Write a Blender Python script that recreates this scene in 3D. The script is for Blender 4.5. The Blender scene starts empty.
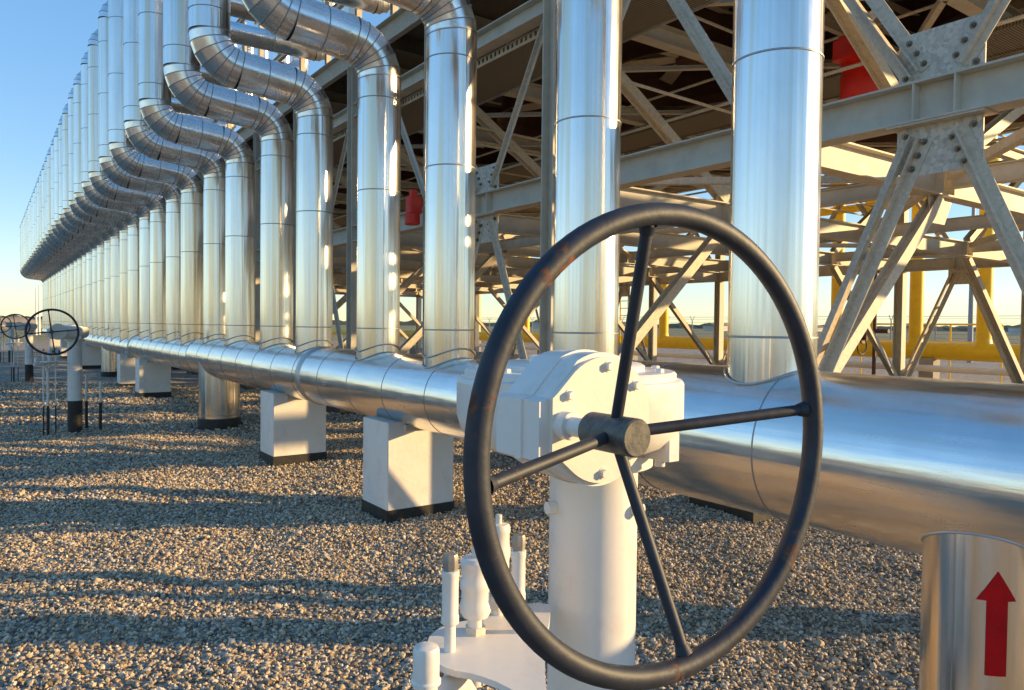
import bpy, math, random
import numpy as np
from mathutils import Vector, Matrix
random.seed(7); rng = np.random.default_rng(7)
sc = bpy.context.scene
COL = sc.collection
R = math.radians
PI = math.pi
CAM_H = 1.6
SUN_AZ, SUN_EL = 122.5, 12.0          # degrees clockwise from +Y, elevation

# ------------------------------------------------------------------ node helpers
def mat_base(name):
    m = bpy.data.materials.new(name); m.use_nodes = True
    nt = m.node_tree
    b = nt.nodes['Principled BSDF']
    return m, nt, b
def N(nt, t, **kw):
    n = nt.nodes.new(t)
    for k, v in kw.items():
        if k in n.inputs: n.inputs[k].default_value = v
        else: setattr(n, k, v)
    return n
def L(nt, a, b): nt.links.new(a, b)
def ramp(nt, fac, stops):
    r = nt.nodes.new('ShaderNodeValToRGB')
    el = r.color_ramp.elements
    while len(el) < len(stops): el.new(0.5)
    for e, (p, c) in zip(el, stops):
        e.position = p; e.color = (c[0], c[1], c[2], 1) if not isinstance(c, (int, float)) else (c, c, c, 1)
    L(nt, fac, r.inputs['Fac'])
    return r.outputs['Color']
def maprange(nt, v, a, b, c, d):
    m = N(nt, 'ShaderNodeMapRange'); L(nt, v, m.inputs['Value'])
    for k, x in zip(('From Min', 'From Max', 'To Min', 'To Max'), (a, b, c, d)): m.inputs[k].default_value = x
    return m.outputs['Result']
def coords(nt, scale=(1, 1, 1), out='Object'):
    tc = N(nt, 'ShaderNodeTexCoord'); mp = N(nt, 'ShaderNodeMapping')
    L(nt, tc.outputs[out], mp.inputs['Vector']); mp.inputs['Scale'].default_value = scale
    return mp.outputs['Vector']
def noise(nt, vec, scale, detail=4, rough=.55, out='Fac'):
    n = N(nt, 'ShaderNodeTexNoise', Scale=scale, Detail=detail, Roughness=rough)
    L(nt, vec, n.inputs['Vector']); return n.outputs[out]
def bump(nt, h, strength, dist, normal=None):
    b = N(nt, 'ShaderNodeBump', Strength=strength, Distance=dist)
    L(nt, h, b.inputs['Height'])
    if normal: L(nt, normal, b.inputs['Normal'])
    return b.outputs['Normal']
def mixc(nt, fac, a, b, mode='MIX'):
    m = N(nt, 'ShaderNodeMix', data_type='RGBA', blend_type=mode)
    if isinstance(fac, (int, float)): m.inputs[0].default_value = fac
    else: L(nt, fac, m.inputs[0])
    for s, v in ((6, a), (7, b)):
        if isinstance(v, tuple): m.inputs[s].default_value = (*v, 1)
        else: L(nt, v, m.inputs[s])
    return m.outputs[2]

def cladding(name, streak, rough=.2, base=(.91, .875, .825), wav=.5, wscale=(1, 1, 1), mid_b=.22, fine_b=.10, reflect_tint=.25):
    """bright rolled aluminium sheet: fine rolling lines, oil-can waviness, faint stains, painted-in cream reflection streaks"""
    m, nt, b = mat_base(name)
    b.inputs['Metallic'].default_value = 1
    def ofs(scale):
        tc = N(nt, 'ShaderNodeTexCoord'); oi = N(nt, 'ShaderNodeObjectInfo'); mp = N(nt, 'ShaderNodeMapping'); mp.inputs['Scale'].default_value = scale
        ml = N(nt, 'ShaderNodeMath', operation='MULTIPLY'); ml.inputs[1].default_value = 37.0; L(nt, oi.outputs['Random'], ml.inputs[0])
        ad = N(nt, 'ShaderNodeVectorMath', operation='ADD'); L(nt, tc.outputs['Object'], mp.inputs['Vector']); L(nt, mp.outputs[0], ad.inputs[0]); L(nt, ml.outputs[0], ad.inputs[1])
        return ad.outputs[0]
    v = ofs(streak)
    fine = noise(nt, v, 26, 3, .6)
    mid = noise(nt, v, 6, 2, .5)
    w = noise(nt, ofs(wscale), 2.2, 2, .5)
    st = noise(nt, ofs((1, 1, .5)), 3.0, 6, .65)
    col = ramp(nt, st, [(.25, tuple(c * .86 for c in base)), (.62, base)])
    col = mixc(nt, maprange(nt, mid, .38, .68, 0, .30), col, tuple(c * .76 for c in base))
    col = mixc(nt, maprange(nt, noise(nt, v, 4.1, 3, .6), .50, .60, 0, reflect_tint), col, (.82, .66, .47))  # cream streaks painted into the base colour in place of mirrored surroundings
    L(nt, col, b.inputs['Base Color'])
    rg = N(nt, 'ShaderNodeMath', operation='ADD')
    L(nt, maprange(nt, fine, .3, .7, rough - .05, rough + .06), rg.inputs[0])
    L(nt, maprange(nt, st, .3, .7, -.02, .05), rg.inputs[1])
    L(nt, rg.outputs[0], b.inputs['Roughness'])
    n1 = bump(nt, w, wav, .05)
    n2 = bump(nt, mid, mid_b, .012, n1)
    n3 = bump(nt, fine, fine_b, .004, n2)
    L(nt, n3, b.inputs['Normal'])
    return m
def paint(name, c, rough=.45, var=.12, nscale=6, metallic=0, bmp=.06, dirt=None, dirt_amt=.4, spec=.5):
    m, nt, b = mat_base(name)
    v = coords(nt)
    n = noise(nt, v, nscale, 6, .65)
    col = ramp(nt, n, [(.3, tuple(x * (1 - var) for x in c)), (.7, tuple(min(1, x * (1 + var)) for x in c))])
    if dirt:
        n2 = noise(nt, v, nscale * 2.7, 8, .7)
        col = mixc(nt, maprange(nt, n2, .52, .72, 0, dirt_amt), col, dirt)
    L(nt, col, b.inputs['Base Color'])
    b.inputs['Metallic'].default_value = metallic
    b.inputs['Specular IOR Level'].default_value = spec
    L(nt, maprange(nt, n, .3, .7, rough - .07, rough + .1), b.inputs['Roughness'])
    L(nt, bump(nt, noise(nt, v, nscale * 12, 4, .6), bmp, .01), b.inputs['Normal'])
    return m
def galvanised(name, c=(.66, .575, .45), spangle=True):
    m, nt, b = mat_base(name)
    v = coords(nt)
    vo = N(nt, 'ShaderNodeTexVoronoi', Scale=38); L(nt, v, vo.inputs['Vector'])
    n = noise(nt, v, 3, 6, .7)
    col = ramp(nt, n, [(.3, tuple(x * .82 for x in c)), (.7, tuple(x * 1.1 for x in c))])
    if spangle:
        sp = N(nt, 'ShaderNodeSeparateColor'); L(nt, vo.outputs['Color'], sp.inputs[0])
        col = mixc(nt, maprange(nt, sp.outputs[0], 0, 1, 0, .9 if spangle == 2 else .4), col, tuple(x * 1.5 for x in c))
    L(nt, col, b.inputs['Base Color'])
    b.inputs['Specular IOR Level'].default_value = .35
    L(nt, maprange(nt, n, .3, .7, .5, .7), b.inputs['Roughness'])
    L(nt, bump(nt, noise(nt, v, 60, 3, .6), .05, .01), b.inputs['Normal'])
    return m

M = {}
M['clad_v'] = cladding('clad_upright', (2.4, 2.4, .03), .18, wav=.12, wscale=(1.6, 1.6, .25), mid_b=.9, fine_b=.12, reflect_tint=.9)
M['clad_h'] = cladding('clad_header', (2.2, .12, 2.2), .20, wav=.10, wscale=(2.0, .8, 2.0))
M['clad_b'] = cladding('clad_bend', (.8, .8, .8), .22, wav=.10, mid_b=.05, fine_b=.0)
M['seam'] = paint('seam_metal', (.34, .34, .34), .4, .1, metallic=.8)
M['band'] = paint('band_metal', (.50, .48, .45), .42, .1, metallic=.8)
M['white'] = paint('white_pier_paint', (.82, .745, .65), .55, .05, 2.5, dirt=(.55, .48, .38), dirt_amt=.40, bmp=.2)
M['valve_white'] = paint('valve_paint', (.82, .765, .69), .38, .04, 4, dirt=(.52, .45, .35), dirt_amt=.38, bmp=.035)
M['plate_cream'] = paint('cover_paint', (.80, .72, .60), .42, .03, 5, dirt=(.62, .58, .50), dirt_amt=.15)
M['bitumen'] = paint('bitumen', (.018, .016, .014), .55, .3, 9, dirt=(.11, .075, .035), dirt_amt=.6, bmp=.25)
M['galv'] = galvanised('galvanised_steel')
M['galv_plain'] = galvanised('galvanised_beam', (.71, .645, .525), False)
M['gusset'] = galvanised('spangled_plate', (.58, .52, .43), 2)
M['bolt'] = paint('bolt_zinc', (.22, .20, .16), .42, .2, 20, metallic=.6)
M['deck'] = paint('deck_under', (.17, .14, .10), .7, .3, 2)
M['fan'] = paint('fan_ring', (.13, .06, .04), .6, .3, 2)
M['red'] = paint('motor_red', (.84, .030, .012), .42, .12, 6)
M['yellow'] = paint('pipe_yellow', (.86, .56, .012), .42, .1, 1.5, dirt=(.50, .30, .03), dirt_amt=.35)
M['concrete'] = paint('concrete', (.36, .34, .31), .85, .15, 4, bmp=.3)
M['grey_pole'] = paint('pole_grey', (.30, .31, .32), .5, .1)
M['brass'] = paint('cap_steel', (.33, .30, .26), .45, .2, 20, metallic=.5)
M['red_mark'] = paint('arrow_vinyl', (.50, .006, .008), .5, .14, 14, dirt=(.36, .03, .03), dirt_amt=.5, spec=.15)

def wheel_paint():
    m, nt, b = mat_base('handwheel_paint')
    v = coords(nt)
    n = noise(nt, v, 7, 8, .7); n2 = noise(nt, v, 55, 4, .6)
    mask = maprange(nt, n, .60, .64, 0, 1)
    rust = ramp(nt, n2, [(.3, (.05, .018, .008)), (.7, (.22, .075, .022))])
    base = ramp(nt, noise(nt, v, 22, 5, .6), [(.3, (.008, .012, .022)), (.75, (.030, .034, .046))])
    col = mixc(nt, mask, base, rust)
    L(nt, col, b.inputs['Base Color'])
    L(nt, maprange(nt, mask, 0, 1, .56, .88), b.inputs['Roughness'])
    L(nt, bump(nt, n2, .18, .004), b.inputs['Normal'])
    return m
M['wheel'] = wheel_paint()
def hub_paint():
    m, nt, b = mat_base('hub_worn')
    v = coords(nt); n = noise(nt, v, 40, 5, .65)
    L(nt, ramp(nt, n, [(.35, (.05, .048, .045)), (.7, (.19, .165, .125))]), b.inputs['Base Color'])
    b.inputs['Roughness'].default_value = .55
    L(nt, bump(nt, noise(nt, v, 120, 4, .6), .25, .003), b.inputs['Normal'])
    return m
M['hub'] = hub_paint()
def corrugated():
    m, nt, b = mat_base('grating_under')
    v = coords(nt)
    w = N(nt, 'ShaderNodeTexWave', Scale=9, Distortion=0); w.bands_direction = 'Y'; L(nt, v, w.inputs['Vector'])
    L(nt, ramp(nt, w.outputs['Fac'], [(.2, (.12, .10, .075)), (.6, (.36, .31, .24))]), b.inputs['Base Color'])
    b.inputs['Roughness'].default_value = .65
    L(nt, bump(nt, w.outputs['Fac'], .6, .03), b.inputs['Normal'])
    return m
M['grating'] = corrugated()

def stone_mat():
    m, nt, b = mat_base('gravel_stone')
    g = N(nt, 'ShaderNodeNewGeometry')
    tone = ramp(nt, g.outputs['Random Per Island'],
                [(0, (.11, .085, .06)), (.14, (.28, .21, .14)), (.34, (.52, .395, .25)), (.56, (.64, .485, .30)), (.78, (.72, .58, .41)), (.93, (.84, .74, .60)), (1, (.42, .22, .10))])
    n = noise(nt, coords(nt), 45, 4, .6)
    col = mixc(nt, maprange(nt, n, .35, .7, 0, .4), tone, (.20, .155, .11))
    L(nt, col, b.inputs['Base Color']); b.inputs['Roughness'].default_value = .75
    return m
M['stone'] = stone_mat()
def ground_mat():
    m, nt, b = mat_base('yard_ground')
    v = coords(nt)
    vo = N(nt, 'ShaderNodeTexVoronoi', Scale=30); L(nt, v, vo.inputs['Vector'])
    vo2 = N(nt, 'ShaderNodeTexVoronoi', Scale=13); L(nt, v, vo2.inputs['Vector'])
    sp = N(nt, 'ShaderNodeSeparateColor'); L(nt, vo.outputs['Color'], sp.inputs[0])
    tone = ramp(nt, sp.outputs[0], [(0, (.14, .115, .09)), (.35, (.32, .27, .20)), (.7, (.45, .38, .29)), (1, (.62, .56, .48))])
    big = noise(nt, v, .6, 5, .6)
    tone = mixc(nt, maprange(nt, big, .4, .7, 0, .35), tone, (.24, .19, .14))
    # dry field beyond the yard (by distance from the middle of the site)
    d = N(nt, 'ShaderNodeVectorMath', operation='LENGTH'); L(nt, v, d.inputs[0])
    fld = ramp(nt, noise(nt, v, .05, 6, .6), [(.3, (.16, .17, .05)), (.6, (.30, .24, .12)), (.8, (.36, .28, .17))])
    col = mixc(nt, maprange(nt, d.outputs['Value'], 55, 75, 0, 1), tone, fld)
    L(nt, col, b.inputs['Base Color']); b.inputs['Roughness'].default_value = .9
    hm = N(nt, 'ShaderNodeMath', operation='ADD'); L(nt, vo.outputs['Distance'], hm.inputs[0]); L(nt, vo2.outputs['Distance'], hm.inputs[1])
    L(nt, bump(nt, hm.outputs[0], .9, -.035), b.inputs['Normal'])
    return m
M['ground'] = ground_mat()
def flat_mat(name, c, rough=.9):
    m, nt, b = mat_base(name)
    n = noise(nt, coords(nt), .08, 6, .65)
    L(nt, ramp(nt, n, [(.3, tuple(x * .7 for x in c)), (.7, tuple(x * 1.25 for x in c))]), b.inputs['Base Color'])
    b.inputs['Roughness'].default_value = rough
    return m
M['berm'] = flat_mat('berm_soil', (.36, .27, .17))
M['far_trees'] = flat_mat('far_wood', (.075, .075, .04))
M['far_roof'] = flat_mat('far_house', (.62, .55, .46))

# ------------------------------------------------------------------ mesh builder
class MB:
    def __init__(s): s.v = []; s.f = []; s.m = []
    def add(s, vs, fs, mi=0):
        o = len(s.v); s.v += [tuple(p) for p in vs]
        for f in fs: s.f.append(tuple(i + o for i in f)); s.m.append(mi)
    def box(s, lo, hi, mi=0, bev=0):
        (a, b, c), (d, e, f) = lo, hi
        if bev:
            # chamfered vertical edges
            t = bev
            poly = [(a + t, b), (d - t, b), (d, b + t), (d, e - t), (d - t, e), (a + t, e), (a, e - t), (a, b + t)]
            return s.prism([Vector((x, y, c)) for x, y in poly], Vector((0, 0, f - c)), mi)
        vs = [(a, b, c), (d, b, c), (d, e, c), (a, e, c), (a, b, f), (d, b, f), (d, e, f), (a, e, f)]
        s.add(vs, [(0, 3, 2, 1), (4, 5, 6, 7), (0, 1, 5, 4), (1, 2, 6, 5), (2, 3, 7, 6), (3, 0, 4, 7)], mi)
    def prism(s, base, ext, mi=0):
        n = len(base); vs = [Vector(p) for p in base]; vs = vs + [p + ext for p in vs]
        s.add(vs, [tuple(range(n - 1, -1, -1)), tuple(range(n, 2 * n))] + [(i, (i + 1) % n, n + (i + 1) % n, n + i) for i in range(n)], mi)
    def sweep(s, prof, p0, p1, up=(0, 0, 1), mi=0):
        """polygon profile (u sideways, w along 'up') swept straight from p0 to p1"""
        p0, p1 = Vector(p0), Vector(p1); t = (p1 - p0).normalized(); up = Vector(up)
        side = t.cross(up).normalized(); w = side.cross(t).normalized()
        s.prism([p0 + side * a + w * b for a, b in prof], p1 - p0, mi)
    def tube(s, pts, r, n=24, caps=True, split=False, mi=0):
        pts = [Vector(p) for p in pts]; k = len(pts)
        rs = r if isinstance(r, (list, tuple)) else [r] * k
        tang = []
        for i in range(k):
            a = (pts[i] - pts[i - 1]).normalized() if i else None
            b = (pts[i + 1] - pts[i]).normalized() if i < k - 1 else None
            tang.append((a + b).normalized() if a and b else (a or b))
        ref = Vector((0, 0, 1)) if abs(tang[0].z) < .9 else Vector((0, 1, 0))
        u = (ref - tang[0] * ref.dot(tang[0])).normalized()
        rings = []
        for i in range(k):
            u = (u - tang[i] * u.dot(tang[i])).normalized(); w = tang[i].cross(u)
            mit = 1.0
            rings.append([pts[i] + (u * math.cos(2 * PI * j / n) + w * math.sin(2 * PI * j / n)) * rs[i] for j in range(n)])
        if split:
            for i in range(k - 1):
                s.add(rings[i] + rings[i + 1], [(j, (j + 1) % n, n + (j + 1) % n, n + j) for j in range(n)], mi)
        else:
            s.add([p for r_ in rings for p in r_], [(i * n + j, i * n + (j + 1) % n, (i + 1) * n + (j + 1) % n, (i + 1) * n + j) for i in range(k - 1) for j in range(n)], mi)
        if caps:
            s.add(rings[0], [tuple(range(n - 1, -1, -1))], mi); s.add(rings[-1], [tuple(range(n))], mi)
    def cyl(s, p0, p1, r, n=24, mi=0): s.tube([p0, p1], r, n, True, False, mi)
    def ring(s, c, axis, r, w, th, n=36, mi=0):
        """thin raised band round a pipe"""
        c = Vector(c); a = Vector(axis).normalized()
        s.tube([c - a * w / 2, c - a * w / 2 * .6, c + a * w / 2 * .6, c + a * w / 2], [r - .002, r + th, r + th, r - .002], n, False, False, mi)
    def lathe(s, prof, c=(0, 0), n=40, mi=0):
        """(radius, z) profile round a vertical axis at c"""
        vs = [(c[0] + r * math.cos(2 * PI * j / n), c[1] + r * math.sin(2 * PI * j / n), z) for r, z in prof for j in range(n)]
        k = len(prof)
        fs = [(i * n + j, i * n + (j + 1) % n, (i + 1) * n + (j + 1) % n, (i + 1) * n + j) for i in range(k - 1) for j in range(n)]
        fs += [tuple(range(n - 1, -1, -1)), tuple((k - 1) * n + j for j in range(n))]
        s.add(vs, fs, mi)
    def build(s, name, mats, parent=None, base=(0, 0, 0), xf=None, ang=35, label=None):
        if not isinstance(mats, (list, tuple)): mats = [mats]
        vs = s.v if xf is None else [xf(p) for p in s.v]
        bx, by, bz = base
        me = bpy.data.meshes.new(name)
        me.from_pydata([(p[0] - bx, p[1] - by, p[2] - bz) for p in vs], [], s.f)
        for m in mats: me.materials.append(m)
        me.polygons.foreach_set('material_index', s.m)
        me.polygons.foreach_set('use_smooth', [True] * len(s.f))
        me.update(); me.set_sharp_from_angle(angle=R(ang))
        o = bpy.data.objects.new(name, me); COL.objects.link(o)
        if parent: o.parent = parent
        else: o.location = base
        if label: o['label'] = label
        return o
def tag(o, label=None, cat=None, group=None, kind=None):
    for k, v in (('label', label), ('category', cat), ('group', group), ('kind', kind)):
        if v: o[k] = v
    return o
def empty(name, loc, label, cat, group=None):
    o = bpy.data.objects.new(name, None); COL.objects.link(o); o.location = loc
    o.empty_display_size = .2
    return tag(o, label, cat, group)
def copy_tree(o, parent=None):
    c = o.copy(); COL.objects.link(c)
    if parent: c.parent = parent
    for ch in list(o.children): copy_tree(ch, c)
    return c
def ibeam(h, b, tw, tf):
    return [(-b/2, -h/2), (b/2, -h/2), (b/2, -h/2+tf), (tw/2, -h/2+tf), (tw/2, h/2-tf), (b/2, h/2-tf), (b/2, h/2), (-b/2, h/2), (-b/2, h/2-tf), (-tw/2, h/2-tf), (-tw/2, -h/2+tf), (-b/2, -h/2+tf)]
def angle(a, t, fx=1, fy=1): return [(fx*x, fy*y) for x, y in ((0, 0), (a, 0), (a, t), (t, t), (t, a), (0, a))][::(1 if fx*fy > 0 else -1)]

# ------------------------------------------------------------------ ground
def gh(x, y):
    x = np.asarray(x, float); y = np.asarray(y, float)
    h = .018*np.sin(2.1*x+.7*y+.4) * np.sin(1.1*y-.6*x) + .014*np.sin(3.9*y+1.7*x+1.3) + .010*np.sin(5.3*x-2.9*y) + .008*np.sin(8.1*y+4.3*x+.8)*np.sin(3.3*x)
    f = np.clip((70 - np.hypot(x, y)) / 20, 0, 1)
    return (h - .015) * f
def axis(dense_lo, dense_hi, step, far):
    a = list(np.arange(dense_lo, dense_hi + 1e-6, step)); d = step; x = dense_hi
    while x < far: d *= 1.28; x += d; a.append(min(x, far))
    d = step; x = dense_lo; pre = []
    while x > -far: d *= 1.28; x -= d; pre.append(max(x, -far))
    return np.array(pre[::-1] + a)
xs = axis(-4, 9, .11, 4000); ys = axis(-1, 26, .11, 4000)
gx, gy = np.meshgrid(xs, ys); gz = gh(gx, gy)
nx, ny = len(xs), len(ys)
idx = np.arange(nx*ny).reshape(ny, nx)
quads = np.stack([idx[:-1, :-1], idx[:-1, 1:], idx[1:, 1:], idx[1:, :-1]], -1).reshape(-1, 4)
def np_mesh(name, verts, faces, mat, smooth):
    me = bpy.data.meshes.new(name); k = faces.shape[1]
    me.vertices.add(len(verts)); me.vertices.foreach_set('co', verts.astype(np.float32).ravel())
    me.loops.add(faces.size); me.loops.foreach_set('vertex_index', faces.astype(np.int32).ravel())
    me.polygons.add(len(faces))
    me.polygons.foreach_set('loop_start', np.arange(0, faces.size, k, dtype=np.int32))
    me.polygons.foreach_set('use_smooth', np.full(len(faces), smooth))
    me.materials.append(mat); me.update(calc_edges=True); me.validate()
    o = bpy.data.objects.new(name, me); COL.objects.link(o); return o
g = np_mesh('ground', np.stack([gx, gy, gz], -1).reshape(-1, 3), quads, M['ground'], True)
tag(g, kind='structure')

# loose gravel: individually modelled stones, one object
YAW = R(35.46); S_, C_ = math.sin(YAW), math.cos(YAW)
def scatter(n, dmin, dmax, smin, smax):
    out = []
    while sum(len(a) for a in out) < n:
        k = n * 2
        d = np.sqrt(rng.uniform(dmin**2, dmax**2, k)); r = rng.uniform(-.74, .74, k) * d
        x = d*S_ + r*C_; y = d*C_ - r*S_
        ok = (x < 8.2)
        out.append(np.stack([x[ok], y[ok], rng.uniform(smin, smax, ok.sum())], -1))
    return np.concatenate(out)[:n]
t = (1 + 5**.5) / 2
ico = np.array([(-1, t, 0), (1, t, 0), (-1, -t, 0), (1, -t, 0), (0, -1, t), (0, 1, t), (0, -1, -t), (0, 1, -t), (t, 0, -1), (t, 0, 1), (-t, 0, -1), (-t, 0, 1)]) / math.hypot(1, t)
icf = np.array([(0,11,5),(0,5,1),(0,1,7),(0,7,10),(0,10,11),(1,5,9),(5,11,4),(11,10,2),(10,7,6),(7,1,8),(3,9,4),(3,4,2),(3,2,6),(3,6,8),(3,8,9),(4,9,5),(2,4,11),(6,2,10),(8,6,7),(9,8,1)])
st = np.concatenate([scatter(34000, 2.3, 6.5, .008, .0145), scatter(46000, 2.3, 6.5, .0045, .009), scatter(700, 2.3, 7, .015, .023), scatter(42000, 6.5, 11.0, .009, .017), scatter(18000, 11, 19, .015, .026)])
n = len(st)
v = np.repeat(ico[None], n, 0) * (1 + rng.uniform(-.28, .28, (n, 12, 1)))
v *= rng.uniform(.6, 1.35, (n, 1, 3)) * np.array([1.0, 1.0, .72])
q = rng.normal(size=(n, 4)); q[:, 1:3] *= .35; q /= np.linalg.norm(q, axis=1, keepdims=True)
w_, x_, y_, z_ = q.T
Rm = np.stack([1-2*(y_*y_+z_*z_), 2*(x_*y_-z_*w_), 2*(x_*z_+y_*w_), 2*(x_*y_+z_*w_), 1-2*(x_*x_+z_*z_), 2*(y_*z_-x_*w_), 2*(x_*z_-y_*w_), 2*(y_*z_+x_*w_), 1-2*(x_*x_+y_*y_)], -1).reshape(n, 3, 3)
v = np.einsum('nij,nkj->nki', Rm, v) * st[:, None, 2:3]
v[:, :, 0] += st[:, None, 0]; v[:, :, 1] += st[:, None, 1]
v[:, :, 2] += (gh(st[:, 0], st[:, 1]) + st[:, 2] * rng.uniform(.05, .75, n))[:, None]
fc = (icf[None] + (np.arange(n) * 12)[:, None, None]).reshape(-1, 3)
gr = np_mesh('gravel', v.reshape(-1, 3), fc, M['stone'], False)
tag(gr, 'loose brown and grey crushed gravel covering the yard', 'gravel', kind='stuff')

# ------------------------------------------------------------------ header pipe
XH, ZB = 2.94, .745                   # axis x, height of the underside
SECT = [(-2.2, 3.40, .335), (3.40, 12.95, .300), (12.95, 19.0, .270), (19.0, 33.0, .225)]
def header_r(y):
    for a, b, r in SECT:
        if a <= y < b: return r
    return .225
HB = (XH, 0, 0)
hdr = empty('clad_header_pipe', HB, 'long horizontal header pipe in shiny metal cladding carried on white piers', 'pipe')
b = MB()
for i, (y0, y1, r) in enumerate(SECT):
    z = ZB + r
    b.tube([(XH, y0, z), (XH, y1 - .12, z)], r, 64, i in (0, 3))
    if i < 3:
        r2 = SECT[i+1][2]
        b.tube([(XH, y1 - .12, z), (XH, y1, ZB + r2)], [r, r2], 64, False)
y = -1.7; k = 0
while y < 32.5:
    r = header_r(y)
    if not 0 < y < 1.6: b.ring((XH, y, ZB + r), (0, 1, 0), r, .009, .0025, 56, 1)
    y += .725
b.build('cladding', [M['clad_h'], M['seam']], hdr, HB, ang=50)
for y in (7.55, 19.0):
    cb = MB(); r = header_r(y - .1)
    cb.ring((XH, y, ZB + r), (0, 1, 0), r, .13 if y < 10 else .16, .012, 64)
    cb.build('joint_band', M['band'], hdr, HB)

# white piers and clad legs under the header
def make_pier():
    e = empty('concrete_pier', (XH, 5.64, 0), '', 'pier', 'white piers under the header pipe')
    p = MB(); p.box((XH-.31, 5.4, .085), (XH+.31, 5.88, ZB + .06), bev=.008); p.build('block', M['white'], e, (XH, 5.64, 0))
    f = MB(); f.box((XH-.318, 5.392, -.06), (XH+.318, 5.888, .095), bev=.006); f.build('footing', M['bitumen'], e, (XH, 5.64, 0))
    s_ = MB(); s_.box((XH-.16, 5.37, ZB - .012), (XH+.16, 5.91, ZB + .035)); s_.build('saddle_plate', M['galv'], e, (XH, 5.64, 0))
    return e
pier = make_pier()
pl = [(5.4, 'white block pier on black footing nearest the handwheel, partly in diagonal shade'),
      (8.3, 'white block pier beneath the wide joint band of the header pipe'),
      (17.2, 'white block pier on the far side of the clad leg, nearer of the touching pair'),
      (19.9, 'white block pier half hidden behind another pier beyond the clad leg'),
      (28.7, 'farthest white block pier, beside the column of the second handwheel')]
for i, (y, lb) in enumerate(pl):
    o = pier if i == 0 else copy_tree(pier)
    o.location = (XH, y + .24, 0); o['label'] = lb
def make_leg():
    e = empty('clad_support_pipe', (XH, 11.9, 0), '', 'pipe', 'clad pipe legs under the header pipe')
    p = MB(); p.tube([(XH, 11.9, .13), (XH, 11.9, ZB + .28)], .297, 48); p.ring((XH, 11.9, .19), (0, 0, 1), .297, .012, .004, 48, 1)
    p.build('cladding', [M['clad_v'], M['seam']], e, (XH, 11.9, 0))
    f = MB(); f.lathe([(.315, -.06), (.315, .125), (.30, .14)], (XH, 11.9), 48); f.build('footing', M['bitumen'], e, (XH, 11.9, 0))
    return e
leg = make_leg(); leg['label'] = 'round shiny clad pipe leg dropping from header to black footing, nearer of two'
l2 = copy_tree(leg); l2.location = (XH, 24.3, 0); l2.scale = (.72, .72, 1); l2['label'] = 'small far clad pipe leg between white piers left of the nearer one'

# ------------------------------------------------------------------ risers with S bend
RP = .195; RB = .31; ALPHA = R(6); PHI = R(84); OFF = 1.09
ZL, ZT = 3.82, 6.90
Lrun = (OFF - 2*RB*(1-math.cos(PHI))) / math.cos(ALPHA)
def arc_pts(c, a0, a1, k, flip):      # in the xz plane
    pass
p_le = [Vector((XH - RB*(1-math.cos(PHI*i/6)), 0, ZL + RB*math.sin(PHI*i/6))) for i in range(7)]
p_run_end = p_le[-1] + Vector((-math.cos(ALPHA), 0, math.sin(ALPHA))) * Lrun
XU = XH - OFF; ZU = p_run_end.z + RB*math.sin(PHI)
p_ue = [Vector((XU + RB*(1-math.cos(PHI*(6-i)/6)), 0, ZU - RB*math.sin(PHI*(6-i)/6))) for i in range(7)]
p_te = [Vector((XU + RB*(1-math.cos(PI/2*i/6)), 0, ZT + RB*math.sin(PI/2*i/6))) for i in range(7)]
def gores(pts, r):
    b = MB(); b.tube(pts, r, 40, False, True)
    for i, p in enumerate(pts):
        a = (pts[min(i+1, len(pts)-1)] - pts[max(i-1, 0)])
        b.ring(p, a, r, .012, .004, 40, 1)
    return b
RZ = (XH, 0, 1.2)
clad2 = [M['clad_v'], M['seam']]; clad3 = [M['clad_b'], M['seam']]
SAD = {}
def saddle_mesh(r):
    """rolled collar where a riser sits on the header"""
    if r in SAD: return SAD[r]
    b = MB(); pts = []
    for j in range(49):
        a = 2*PI*j/48; rr = RP + .008
        x = rr*math.cos(a); yy = rr*math.sin(a)
        pts.append((XH + x, yy, ZB + r + math.sqrt(max(r*r - x*x, 0)) + .004))
    b.tube(pts, .006, 8, False); o = b.build('base_collar', M['band'], None, RZ)
    SAD[r] = o.data; bpy.data.objects.remove(o); return SAD[r]
def seams(b, x, z0, z1, first, step):
    z = z0 + first
    while z < z1: b.ring((x, 0, z), (0, 0, 1), RP, .012, .004, 40, 1); z += step
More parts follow.
